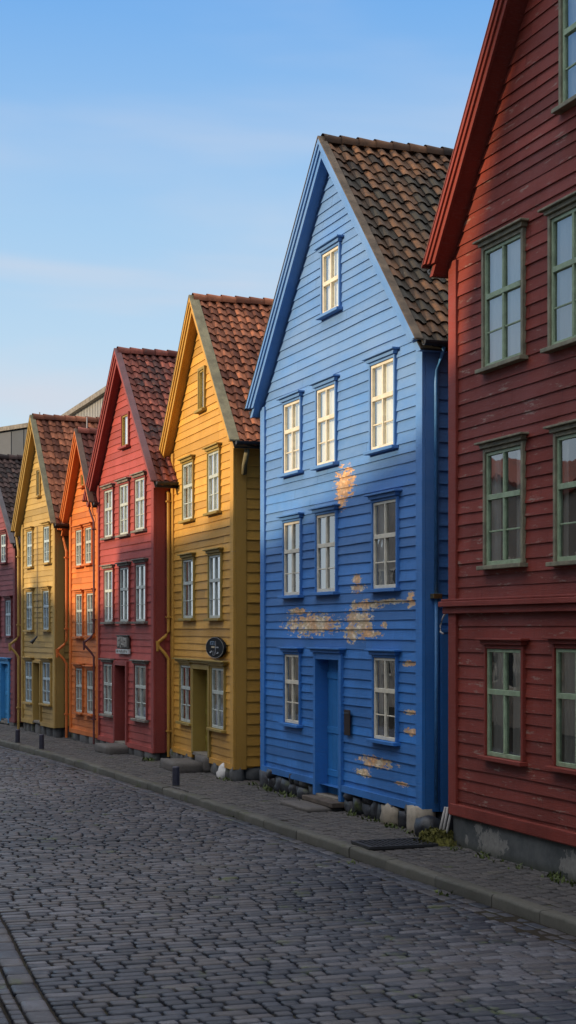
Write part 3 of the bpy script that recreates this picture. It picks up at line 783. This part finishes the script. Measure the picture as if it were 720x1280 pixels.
def strokes(name, col, parts):
    m_ = flat(name + '_paint', col, .5, .25, 12, .1)
    for (y0, y1, z0, z1) in parts:
        b = MB(); b.box(-.0585, -.051, y0*RY, y1*RY, z0*RZ, z1*RZ); b.build('lettering', m_, sg)
strokes('tan_lettering', (.42, .33, .20), [(-.02, .32, -.02, .13)])
strokes('white_lettering', (.40, .42, .45), [(-.25, -.17, -.03, .10), (-.42, -.34, -.03, .10), (-.42, -.34, -.50, -.40), (-.40, -.26, -.56, -.49), (.40, .50, -.52, -.38), (.28, .36, -.40, -.30)])
strokes('blue_lettering', (.10, .16, .24), [(.02, .46, .52, .60), (.40, .46, .26, .52), (.15, .34, .30, .36), (.18, .25, .22, .46), (.0, .06, .22, .52)])
strokes('grey_lettering', (.09, .09, .10), [(-.18, -.08, -.5, .62), (.16, .21, -.70, -.36), (-.02, .05, -.74, -.40), (.05, .16, -.76, -.70), (.05, .16, -.36, -.30), (-.22, -.06, -.62, -.56)])

# carved board above the red house's door
loc, rz = on(hD, -.04, 2.12, 2.09)
cs = empty('carved_sign', loc, rz, label='carved grey figure board with white plate above the maroon door', cat='sign')
b = MB(); b.box(-.04, .0, -.42, .42, .10, .37); b.box(-.055, 0, -.45, .45, .355, .38); b.build('board', flat('carved_board_wood', (.07, .062, .055), .8, .4, 8, .4), cs, bevel=.006)
b = MB()
for (y0, y1, z0, z1) in [(.30, .36, .14, .34), (.18, .30, .28, .34), (.20, .26, .14, .26), (.10, .16, .20, .35), (-.02, .05, .24, .35), (-.06, .06, .17, .22), (-.12, -.07, .14, .34), (-.24, -.14, .26, .33), (-.22, -.17, .13, .24), (-.34, -.29, .14, .33), (.06, .12, .12, .18), (-.32, -.18, .20, .235)]:
    b.box(-.056, -.041, y0, y1, z0, z1)
b.build('carving', flat('pale_carving', (.30, .28, .25), .7, .3, 20, .3), cs, bevel=.004)
b = MB(); b.box(-.05, .0, -.48, .48, -.01, .085); b.build('plate', flat('white_plate_paint', (.42, .44, .43), .6, .25, 14, .2), cs, bevel=.004)
for i, (y0, w, z0, z1) in enumerate([(.30, .10, .02, .07), (.16, .07, .03, .065), (.05, .05, .015, .06), (-.03, .04, .02, .07), (-.11, .06, .02, .04), (-.20, .05, .02, .07), (-.29, .06, .04, .065), (-.38, .05, .02, .06)]):
    b = MB(); b.box(-.054, -.049, y0, y0+w, z0, z1); b.build('lettering', M['grey_wood'], cs)

# dark plate beside the blue door
loc, rz = on(hB, -.045, 2.49, 1.10)
pl = empty('letter_box', loc, rz, label='narrow dark brown letter box on the wall beside the blue door', cat='letter box')
b = MB(); b.box(-.014, .0, -.11, .11, .0, .36); b.build('case', flat('brown_tin', (.022, .011, .008), .8, .35, 10, .2), pl, bevel=.008)
b = MB(); b.box(-.020, -.0145, -.09, .09, .30, .325); b.build('flap', M['black_iron'], pl, bevel=.003)

# steps
def stone_step(h, x0, x1, y0, y1, z0, z1, label, mat=None, name='stone_step', seed=1):
    loc, rz = on(h, 0, (y0+y1)/2, z0)
    mb = MB(); hw_ = (y1-y0)/2
    mb.rock(((x0+x1)/2, 0, (z1-z0)/2), (x1-x0)*.60, hw_*1.20, (z1-z0)*.62, seed, .07, tone=.6, flat=.94, nu=16, nv=10)
    o = mb.build(name, mat or M['step'], smooth=True)
    o.location = loc; o.rotation_euler = (0, 0, rz)
    return tag(o, label, 'step')
stone_step(hC, -.62, -.06, 1.70, 2.95, -.02, .20, 'wide low stone step in front of the yellow house', seed=5)
stone_step(hC, -.12, .14, 1.52, 2.30, .02, .295, 'small upper stone step under the olive door', seed=8)
stone_step(hD, -.45, .05, 1.75, 3.0, -.02, .185, 'grey stone step at the maroon door of the red house', seed=13)
o = stone_step(hB, -.55, -.02, 2.75, 3.95, -.02, .06, 'flat stone slab on the pavement before the blue door', seed=17)
loc, rz = on(hB, -.0, 3.27, .05)
b = MB(); b.box(-.22, .0, -.62, .62, .015, .085, tone=.6)
ds = b.build('door_step', flat('worn_step_plank', (.085, .065, .05), .8, .35, 4, .4), bevel=.01); ds.location = loc; ds.rotation_euler = (0, 0, rz)
tag(ds, 'worn timber step plank below the blue door', 'step')

# ---------------------------------------------------------------- street setting
def lerp_path(pts, y):
    for (x0, y0), (x1, y1) in zip(pts[:-1], pts[1:]):
        if y0 <= y <= y1: return x0+(x1-x0)*(y-y0)/(y1-y0)
    return pts[0][0] if y < pts[0][1] else pts[-1][0]
KERB0 = [(7.02, 4.0), (7.0, 12.5), (6.92, 15.0), (6.84, 18.3), (6.74, 21.6), (6.58, 25.4), (6.32, 31.3), (5.80, 37.3), (5.1, 43.0), (3.9, 50.0), (1.5, 60.0)]
def kx(y): return (lerp_path(KERB0, y-1.2)+lerp_path(KERB0, y)+lerp_path(KERB0, y+1.2))/3
LEFT0 = [(2.02, 4.0), (2.10, 10.9), (2.23, 13.1), (2.40, 15.4), (2.40, 30.0), (2.0, 36.0), (1.2, 43.0), (-.2, 50.0), (-3, 60.0)]
def lx(y): return (lerp_path(LEFT0, y-1)+lerp_path(LEFT0, y)+lerp_path(LEFT0, y+1))/3
FACE = [(8.3, 4.0), (8.35, 26.0), (8.0, 31), (7.6, 37.5), (6.9, 43.0), (6.0, 50.0), (4.5, 60)]
ZR = -.085; ZP = 0.0

def sett(mb, cx, cy, a, b, ztop, rot, rng, tone, crown=.012, h=.07):
    """one rounded stone: three rings of eight and a crowned top"""
    k = .20
    ring = [(-a, -b*(1-k)), (-a*(1-k*.7), -b), (a*(1-k*.7), -b), (a, -b*(1-k)), (a, b*(1-k)), (a*(1-k*.7), b), (-a*(1-k*.7), b), (-a, b*(1-k))]
    cr, sr = math.cos(rot), math.sin(rot); tx, ty = rng.uniform(-.02, .02), rng.uniform(-.025, .025)
    jx = [rng.uniform(.95, 1.02) for _ in range(8)]
    i = len(mb.v)
    for s, z in ((1.0, -h), (1.0, -crown*1.6), (.93, -crown*.35), (.62, 0)):
        for q, (x, y) in enumerate(ring):
            x *= s*jx[q]; y *= s*jx[(q+3) % 8]
            mb.v.append((cx+x*cr-y*sr, cy+x*sr+y*cr, ztop+z+x*tx+y*ty))
    for r in range(3):
        for q in range(8):
            n = (q+1) % 8
            mb.f.append((i+r*8+q, i+r*8+n, i+r*8+8+n, i+r*8+8+q)); mb.t.append(tone); mb.m.append(0)
    mb.f.append(tuple(i+24+q for q in range(8))); mb.t.append(tone); mb.m.append(0)

def fast_build(mb, name, mat, kind):
    me = bpy.data.meshes.new(name); me.from_pydata(mb.v, [], mb.f)
    at = me.attributes.new('tone', 'FLOAT', 'FACE'); at.data.foreach_set('value', mb.t)
    me.materials.append(mat); me.polygons.foreach_set('use_smooth', [True]*len(mb.f)); me.update()
    o = bpy.data.objects.new(name, me); COL.objects.link(o); o['kind'] = kind
    return o

def undul(x, y): return .022*noise.noise(Vector((x*.45, y*.35, 0))) + .010*noise.noise(Vector((x*1.3, y*1.1, 4)))

rng = random.Random(5)
mb = MB(); y = 7.0
GUT = .30
while y < 56:
    rh = rng.uniform(.115, .145)*(1.0 if y < 34 else 1.4)
    x = lx(y)-.015; xe = kx(y)-GUT-.02
    while x < xe-.05:
        w = rng.choice((.14, .17, .19, .21, .23, .26, .30))*rng.uniform(.92, 1.08)
        if x+w > xe: w = xe-x
        cx = x+w/2; wob = .02*noise.noise(Vector((cx*.5, y*.3, 9)))+.010*noise.noise(Vector((cx*2, y*2, 1)))
        cy = y+rh/2+wob
        camber = -.03*((cx-4.4)/2.4)**2+.03
        if w > .09:
            t = min(1, max(0, .5+.5*noise.noise(Vector((cx*.35, cy*.3, 2)))+rng.gauss(0, .33)))
            sett(mb, cx, cy, w/2-.0085, rh/2-.0115, ZR+camber*.6+undul(cx, cy)*.8+rng.uniform(-.004, .004), rng.uniform(-.022, .022), rng, t, crown=rng.uniform(.006, .011))
        x += w
    y += rh
# gutter courses laid lengthwise along the kerb
for r in range(2):
    y = 7.0
    while y < 54:
        l = rng.uniform(.2, .34); x = kx(y+l/2)-GUT+.075+r*.145
        sl = math.atan2(kx(y+l)-kx(y), l)
        sett(mb, x, y+l/2, .067, l/2-.008, ZR-.012+undul(x, y)*.5+rng.uniform(-.004, .004), -sl, rng, min(1, max(0, rng.gauss(.45, .22))), .010)
        y += l
fast_build(mb, 'road', M['sett'], 'structure')

mb = MB(); rng = random.Random(6)
KW = .16
for r in range(14):
    y = 7.0
    while y < 54:
        l = rng.uniform(.13, .24); ym = y+l/2
        x = kx(ym)+KW+.07+r*.125+.012*noise.noise(Vector((ym*.8, r, 0)))
        if x < lerp_path(FACE, ym):
            sl = math.atan2(kx(y+l)-kx(y), l)
            t = min(1, max(0, .5+.5*noise.noise(Vector((x*.6, ym*.4, 7)))+rng.gauss(0, .2)))
            sett(mb, x, ym, .057, l/2-.006, ZP+.012+undul(x+9, ym)*.9+.018*(r/13)+rng.uniform(-.005, .005), -sl+rng.uniform(-.04, .04), rng, t, .009, .05)
        y += l
fast_build(mb, 'pavement', M['paver'], 'structure')

mb = MB(); y = 7.0; rng = random.Random(8)
while y < 54:    # kerb stones
    l = rng.uniform(.75, 1.3); n = 10; rows = []; dz = rng.uniform(-.008, .008); dx = rng.uniform(-.006, .006); tone = rng.random()
    prof = [(0, -.16), (.0, -.03), (.012, -.006), (.03, .0), (KW-.02, .004), (KW, -.01), (KW, -.1)]
    for i in range(n+1):
        yy = y+.006+(l-.012)*i/n; x0 = kx(yy)+dx
        rows.append([(x0+px+.014*noise.noise(Vector((yy*3.5, pz*9, 2))), yy, ZP+.012+dz+pz+.012*noise.noise(Vector((yy*3.5, px*9, 5)))) for px, pz in prof])
    mb.grid(rows, tone); mb.face(rows[0], tone); mb.face(rows[-1], tone); y += l
fast_build(mb, 'kerb', M['kerb'], 'structure')

# courses of long setts at the left-hand edge, then a paved strip
mb = MB(); rng = random.Random(9)
xoff = 0
for (w, lmin, lmax) in [(.20, .26, .40), (.10, .12, .2), (.10, .12, .2), (.20, .24, .38), (.17, .2, .34), (.17, .2, .34), (.17, .2, .34), (.17, .2, .34), (.17, .2, .34), (.17, .2, .34), (.17, .2, .34), (.17, .2, .34)]:
    y = 6.0
    while y < 48:
        l = rng.uniform(lmin, lmax); ym = y+l/2; x = lx(ym)-.03-xoff-w/2
        sett(mb, x, ym, w/2-.007, l/2-.007, ZR+.012+undul(x, ym)*.5+rng.uniform(-.004, .004), -math.atan2(lx(y+l)-lx(y), l), rng, min(1, max(0, rng.gauss(.45, .2))), .009)
        y += l
    xoff += w+(.02 if w == .10 else .008)
fast_build(mb, 'path', M['sett'], 'structure')

def sheet(name, mat, xa, xb, z, y0=-6, y1=60, n=40):
    mb = MB(); rows = []
    for i in range(n+1):
        y = y0+(y1-y0)*i/n
        rows.append([(xa(y), y, z), (xb(y), y, z)])
    mb.grid(rows); return fast_build(mb, name, mat, 'structure')
sheet('road_bed', M['joint'], lambda y: lx(y)-5.5, lambda y: kx(y)+.05, ZR-.022)
sheet('pavement_bed', M['joint'], lambda y: kx(y)+.06, lambda y: 17, ZP-.004)
b = MB(); b.face([(-300, -300, -.22), (300, -300, -.22), (300, 300, -.22), (-300, 300, -.22)]); g = b.build('ground', M['soil']); g['kind'] = 'structure'

# ---------------------------------------------------------------- small things in the street
def bollard(x, y, h, r, label, tilt=0):
    root = empty('bollard', (x, y, -.01), 0, label=label, cat='bollard', group='short posts along the pavement edge')
    b = MB(); b.tube([(0, 0, 0), (0, 0, h*.9), (0, 0, h*.96), (0, 0, h)], [r, r*.97, r*.93, r*.7], 16); b.build('post', M['bollard'], root, bevel=.004)
    b = MB(); b.tube([(0, 0, -.01), (0, 0, .03)], r*1.25, 16); b.build('foot', M['kerb'], root)
    root.rotation_euler = (tilt, 0, 0)
    return root
M['bollard'] = flat('slate_blue_post_paint', (.030, .030, .048), .55, .3, 14, .2)
bollard(6.86, 25.55, .34, .062, 'short slate post on the pavement near the yellow house steps')
bollard(6.22, 34.3, .34, .055, 'short dark post near the orange house, middle of the three')
bollard(6.02, 36.2, .34, .055, 'short dark post outside the khaki house, farthest of the three', .03)

dg = empty('drain_grate', (7.42, 17.62, .026), R(0), label='dark rectangular iron drain grate set in the pavement', cat='drain grate')
b = MB(); gw, gl = .44, .30
b.box(-gw, gw, -gl, -gl+.035, 0, .03); b.box(-gw, gw, gl-.035, gl, 0, .03); b.box(-gw, -gw+.035, -gl+.035, gl-.035, 0, .03); b.box(gw-.035, gw, -gl+.035, gl-.035, 0, .03)
b.build('frame', M['black_iron'], dg)
b = MB()
for i in range(13): xx = -gw+.06+i*(2*gw-.12)/12; b.box(xx-.014, xx+.014, -gl+.035, gl-.035, .004, .026)
b.build('bars', M['black_iron'], dg)
b = MB(); b.box(-gw+.01, gw-.01, -gl+.01, gl-.01, -.03, -.002); b.build('pit', M['dark_room'], dg)

# weeds and moss at the foot of the walls
def tuft(mb, x, y, z, n, h, rng):
    for _ in range(n):
        a = rng.uniform(0, 6.28); l = h*rng.uniform(.5, 1.1); w = rng.uniform(.006, .016); lean = rng.uniform(.2, .9)
        bx, by = x+rng.gauss(0, .05), y+rng.gauss(0, .07); c_, s_ = math.cos(a), math.sin(a)
        p = [(bx+c_*lean*l*t*t, by+s_*lean*l*t*t, z+l*t*(1-.3*t*lean)) for t in (0, .5, 1)]
        ww = [w, w*1.2, w*.1]; rows = [[(q[0]-s_*k, q[1]+c_*k, q[2]), (q[0]+s_*k, q[1]-c_*k, q[2])] for q, k in zip(p, ww)]
        mb.grid(rows, rng.random())
rng = random.Random(77); wd_ = MB()
def along(h, W, n, x=-.06, lo=0, hi=1, hh=.10):
    for _ in range(n):
        (px, py, _z), _r = on(h, x+rng.uniform(-.10, .03), W*rng.uniform(lo, hi), 0); tuft(wd_, px, py, .01, rng.randint(5, 14), hh*rng.uniform(.5, 1.2), rng)
along(hB, WB, 16, lo=.6, hi=1.05, hh=.11); along(hB, WB, 12, lo=.0, hi=.42, hh=.09); along(hA, WA, 16, lo=.5, hi=1.0, hh=.08)
along(hC, 4.58, 6, lo=.8, hi=1.1); along(hC, 4.58, 6, lo=0, hi=.2); along(hD, 4.3, 6, lo=-.05, hi=.1); along(hA, WA, 22, lo=1.0, hi=1.07, hh=.16)
for (x, y) in ((5.05, 14.4), (6.7, 17.2), (6.76, 21.9), (6.79, 14.9)): tuft(wd_, x, y, -.11, 10, .06, rng)
w_ = wd_.build('weeds', M['leaf']); tag(w_, 'low green weeds growing along the foot of the house walls', 'weeds', kind='stuff')
mm = MB(); rng = random.Random(78); rows = []
for i in range(13):
    r_ = .27*(1-i/12); row = []
    for j in range(26):
        a = 2*math.pi*j/26; k = 1+.45*noise.noise(Vector((math.cos(a)*1.6, math.sin(a)*1.6, 3)))
        x, y = r_*k*math.cos(a)*.75, r_*k*math.sin(a)
        row.append((x, y, -.01+.17*(1-(r_/.27)**2)+.05*noise.noise(Vector((x*11, y*11, 1)))*(1 if i else 0)))
    rows.append(row)
mm.grid(rows, .5, closed=True)
for k in range(160):
    x, y = rng.gauss(0, .09), rng.gauss(0, .13); tuft(mm, x, y, .0+.14*max(0, 1-(x*x+y*y)/.06), 3, .07, rng)
o = mm.build('moss_clump', M['moss']); o.location = (7.98, 17.60, .01); tag(o, 'yellow green moss clump under white pipes at the dark red house corner', 'plant')

# ---------------------------------------------------------------- buildings behind the row
pw = empty('warehouse', (16.0, 68.0, 0), 0, label='pale metal clad hall rising behind the red and khaki houses', cat='building')
b = MB(); Z = 13.55
b.box(.06, 16, 0, 15.6, -.2, Z-.25)
k = 0.0
while k < 15.55:   # standing seams
    b.box(-.0, .06, k, k+.30, -.2, Z-.25, tone=.5); b.box(-.03, .06, k+.30, k+.36, -.2, Z-.25, tone=.4); k += .36
b.build('wall', M['cladding'], pw)
b = MB(); b.box(-.25, 16.2, -.2, 15.8, Z-.24, Z); b.build('roof', M['grey_wood'], pw)

p1 = Vector((-1.6, 75.0)); p2 = Vector((16.0, 77.2))
def pix(px, d):
    a = math.atan(690/2000); r = (px-360)/2000*d
    return Vector((d*math.sin(a)+r*math.cos(a), d*math.cos(a)-r*math.sin(a)))
q1, q2 = pix(-60, 78.6), pix(62, 72.9)
dirn = (q2-q1); ang = math.atan2(dirn.y, dirn.x); Ln = dirn.length
gh = empty('flat_roofed_hall', (q1.x, q1.y, 0), ang, label='dark grey metal clad flat roofed hall behind the wine red house', cat='building')
b = MB(); b.box(0, Ln, .06, 14, -.2, 11.9); b.build('wall', M['grey_clad'], gh)
n = 8
for i in range(n):
    b = MB(); b.box(Ln*i/n+.03, Ln*(i+1)/n-.03, 0, .055, -.2, 11.85); b.build('wall_panel', M['grey_clad_light'] if i < 5 else M['grey_clad'], gh, bevel=.01)
b = MB(); b.box(-.15, Ln+.15, -.12, 14.1, 11.92, 12.12); b.build('roof', M['grey_wood'], gh)
b = MB(); ax = Ln*.56; b.tube([(ax, 2, 12.1), (ax, 2, 13.0)], .03, 6); b.tube([(ax-.25, 2, 12.65), (ax+.25, 2, 12.65)], .02, 6); b.build('antenna', M['grey_wood'], gh)

# ---------------------------------------------------------------- houses on the other side of the street (mirrored in the windows, they cast the long shadow)
def opposite(y0, y1, zprof, label, X=-3.2, depth=7, seed=1, mat=None):
    rng = random.Random(seed); root = empty('street_house', (X, y0, 0), 0, label=label, cat='house', group='houses across the street')
    W = y1-y0
    b = MB(); poly = [(0, -.1), (W, -.1)] + [(y-y0, z) for y, z in reversed(zprof)]
    b.prism(poly, -depth, 0); b.build('wall', mat or M['opp_wood'], root)
    rf = MB()
    for (ya, za), (yb, zb) in zip(zprof[:-1], zprof[1:]):
        if abs(yb-ya) < .05: continue
        rf.prism([(ya-y0, za+.003), (yb-y0, zb+.003), (yb-y0, zb+.14), (ya-y0, za+.14)], -depth-.1, .15)
    rf.build('roof', M['tile_dark'], root)
    for zz in (1.0, 3.3, 5.4):
        n = max(2, int(W/1.9))
        for i in range(n):
            yc = W*(i+.5)/n
            if zz+1.4 > min(z for y, z in zprof): continue
            f = MB()
            for (a0, a1, c0, c1) in ((yc-.5, yc-.42, zz, zz+1.3), (yc+.42, yc+.5, zz, zz+1.3), (yc-.42, yc+.42, zz, zz+.08), (yc-.42, yc+.42, zz+1.22, zz+1.3)): f.box(.002, .06, a0, a1, c0, c1)
            w = f.build('window', M['cream'], root)
            p = MB(); p.box(.004, .02, yc-.42, yc+.42, zz+.08, zz+1.22); p.build('pane', M['dark_glass'], w)
    return root
q = NT('dark_glass'); M['dark_glass'] = q.fin((.02, .025, .03), .08, None, .6)
opposite(-2.0, 7.9, [(-2, 9.0), (2.95, 13.6), (7.9, 9.0)], 'grey gabled house across the street from the camera', seed=1)
OPP = True
opposite(8.0, 17.9, [(8.0, 10.2), (15.0, 16.0), (17.95, 9.4)], 'tall gabled house across the street from the dark red house', seed=2, mat=M['render_wall'])
opposite(18.0, 25.9, [(18.0, 9.0), (19.4, 8.1), (25.9, 7.0)], 'low house across the street from the blue house', seed=3)
opposite(26.0, 33.9, [(26.0, 7.8), (30, 7.5), (33.9, 7.35)], 'low house across the street from the yellow house', seed=4, X=-3.4, mat=M['render_wall'])
opposite(34.0, 40.4, [(34.0, 6.3), (37.0, 5.9), (40.4, 6.8)], 'small house across the street from the orange house', seed=5, X=-3.8)
opposite(40.5, 50.0, [(40.5, 6.4), (44, 7.6), (50.0, 7.0)], 'grey house across the street from the wine red house', seed=6, X=-4.4, mat=M['render_wall'])

# ---------------------------------------------------------------- light, sky, camera
EL, AZ = 16.0, 4.0     # sun height; how far it stands up the street from straight across
ts = Vector((-math.cos(R(EL))*math.cos(R(AZ)), math.cos(R(EL))*math.sin(R(AZ)), math.sin(R(EL))))
sd = bpy.data.lights.new('sun', 'SUN'); sd.energy = 5.0; sd.angle = R(2.5); sd.color = (1.0, .77, .48)
so = bpy.data.objects.new('sun', sd); COL.objects.link(so); so.rotation_euler = ts.to_track_quat('Z', 'Y').to_euler(); so.location = (-30, 20, 30)

wd = bpy.data.worlds.new('World'); scene.world = wd; wd.use_nodes = True
nt = wd.node_tree; bg = nt.nodes['Background']
sk = nt.nodes.new('ShaderNodeTexSky'); sk.sky_type = 'NISHITA'; sk.sun_disc = False
sk.sun_elevation = R(EL); sk.sun_rotation = R(270+AZ); sk.air_density = 1.0; sk.dust_density = .6; sk.ozone_density = 1.2
tc = nt.nodes.new('ShaderNodeTexCoord')
mp = nt.nodes.new('ShaderNodeMapping'); mp.inputs['Scale'].default_value = (1.5, 1.5, 8.0); mp.inputs['Location'].default_value = (.3, .1, .0)
nt.links.new(tc.outputs['Generated'], mp.inputs[0])
nz = nt.nodes.new('ShaderNodeTexNoise'); nz.inputs['Scale'].default_value = 1.9; nz.inputs['Detail'].default_value = 4; nz.inputs['Roughness'].default_value = .45; nz.inputs['Distortion'].default_value = .3
nt.links.new(mp.outputs[0], nz.inputs['Vector'])
rg = nt.nodes.new('ShaderNodeMapRange'); rg.interpolation_type = 'SMOOTHSTEP'; rg.inputs[1].default_value = .44; rg.inputs[2].default_value = .70; rg.inputs[3].default_value = 0; rg.inputs[4].default_value = .55
nt.links.new(nz.outputs[0], rg.inputs[0])
mx = nt.nodes.new('ShaderNodeMix'); mx.data_type = 'RGBA'
sp = nt.nodes.new('ShaderNodeSeparateXYZ'); nt.links.new(tc.outputs['Generated'], sp.inputs[0])
cr = nt.nodes.new('ShaderNodeValToRGB'); nt.links.new(sp.outputs[2], cr.inputs[0])
el = cr.color_ramp.elements
el[0].position = 0.0; el[0].color = (.74, .82, .88, 1); el[1].position = 1.0; el[1].color = (2.2, 2.2, 2.25, 1)
for p_, c_ in ((.12, (.60, .765, .89, 1)), (.24, (.40, .635, .90, 1)), (.37, (.18, .44, .87, 1)), (.47, (.34, .56, .92, 1)), (.60, (1.75, 1.80, 1.92, 1))):
    x_ = el.new(p_); x_.color = c_
gn = nt.nodes.new('ShaderNodeVectorMath'); gn.operation = 'SCALE'; gn.inputs['Scale'].default_value = 1/.15; nt.links.new(cr.outputs[0], gn.inputs[0])
hz = nt.nodes.new('ShaderNodeMix'); hz.data_type = 'RGBA'; hz.inputs[0].default_value = .93
nt.links.new(sk.outputs[0], hz.inputs[6]); nt.links.new(gn.outputs[0], hz.inputs[7])
cl = nt.nodes.new('ShaderNodeMapRange'); cl.inputs[1].default_value = .14; cl.inputs[2].default_value = .34; cl.inputs[3].default_value = 1.5; cl.inputs[4].default_value = .35
nt.links.new(sp.outputs[2], cl.inputs[0])
cm_ = nt.nodes.new('ShaderNodeMath'); cm_.operation = 'MULTIPLY'; nt.links.new(rg.outputs[0], cm_.inputs[0]); nt.links.new(cl.outputs[0], cm_.inputs[1])
nt.links.new(cm_.outputs[0], mx.inputs[0]); nt.links.new(hz.outputs[2], mx.inputs[6]); mx.inputs[7].default_value = (4.5, 4.65, 5.2, 1)
nt.links.new(mx.outputs[2], bg.inputs[0]); bg.inputs[1].default_value = .15

cd = bpy.data.cameras.new('camera'); co = bpy.data.objects.new('camera', cd); COL.objects.link(co); scene.camera = co
co.location = (0, 0, 2.6); co.rotation_euler = (R(90), 0, -math.atan(690/2000))
cd.sensor_fit = 'VERTICAL'; cd.sensor_height = 36; cd.lens = 2000/1280*36; cd.shift_y = (786-640)/1280; cd.clip_end = 1000
scene.view_settings.view_transform = 'Standard'; scene.view_settings.look = 'None'; scene.view_settings.exposure = 0
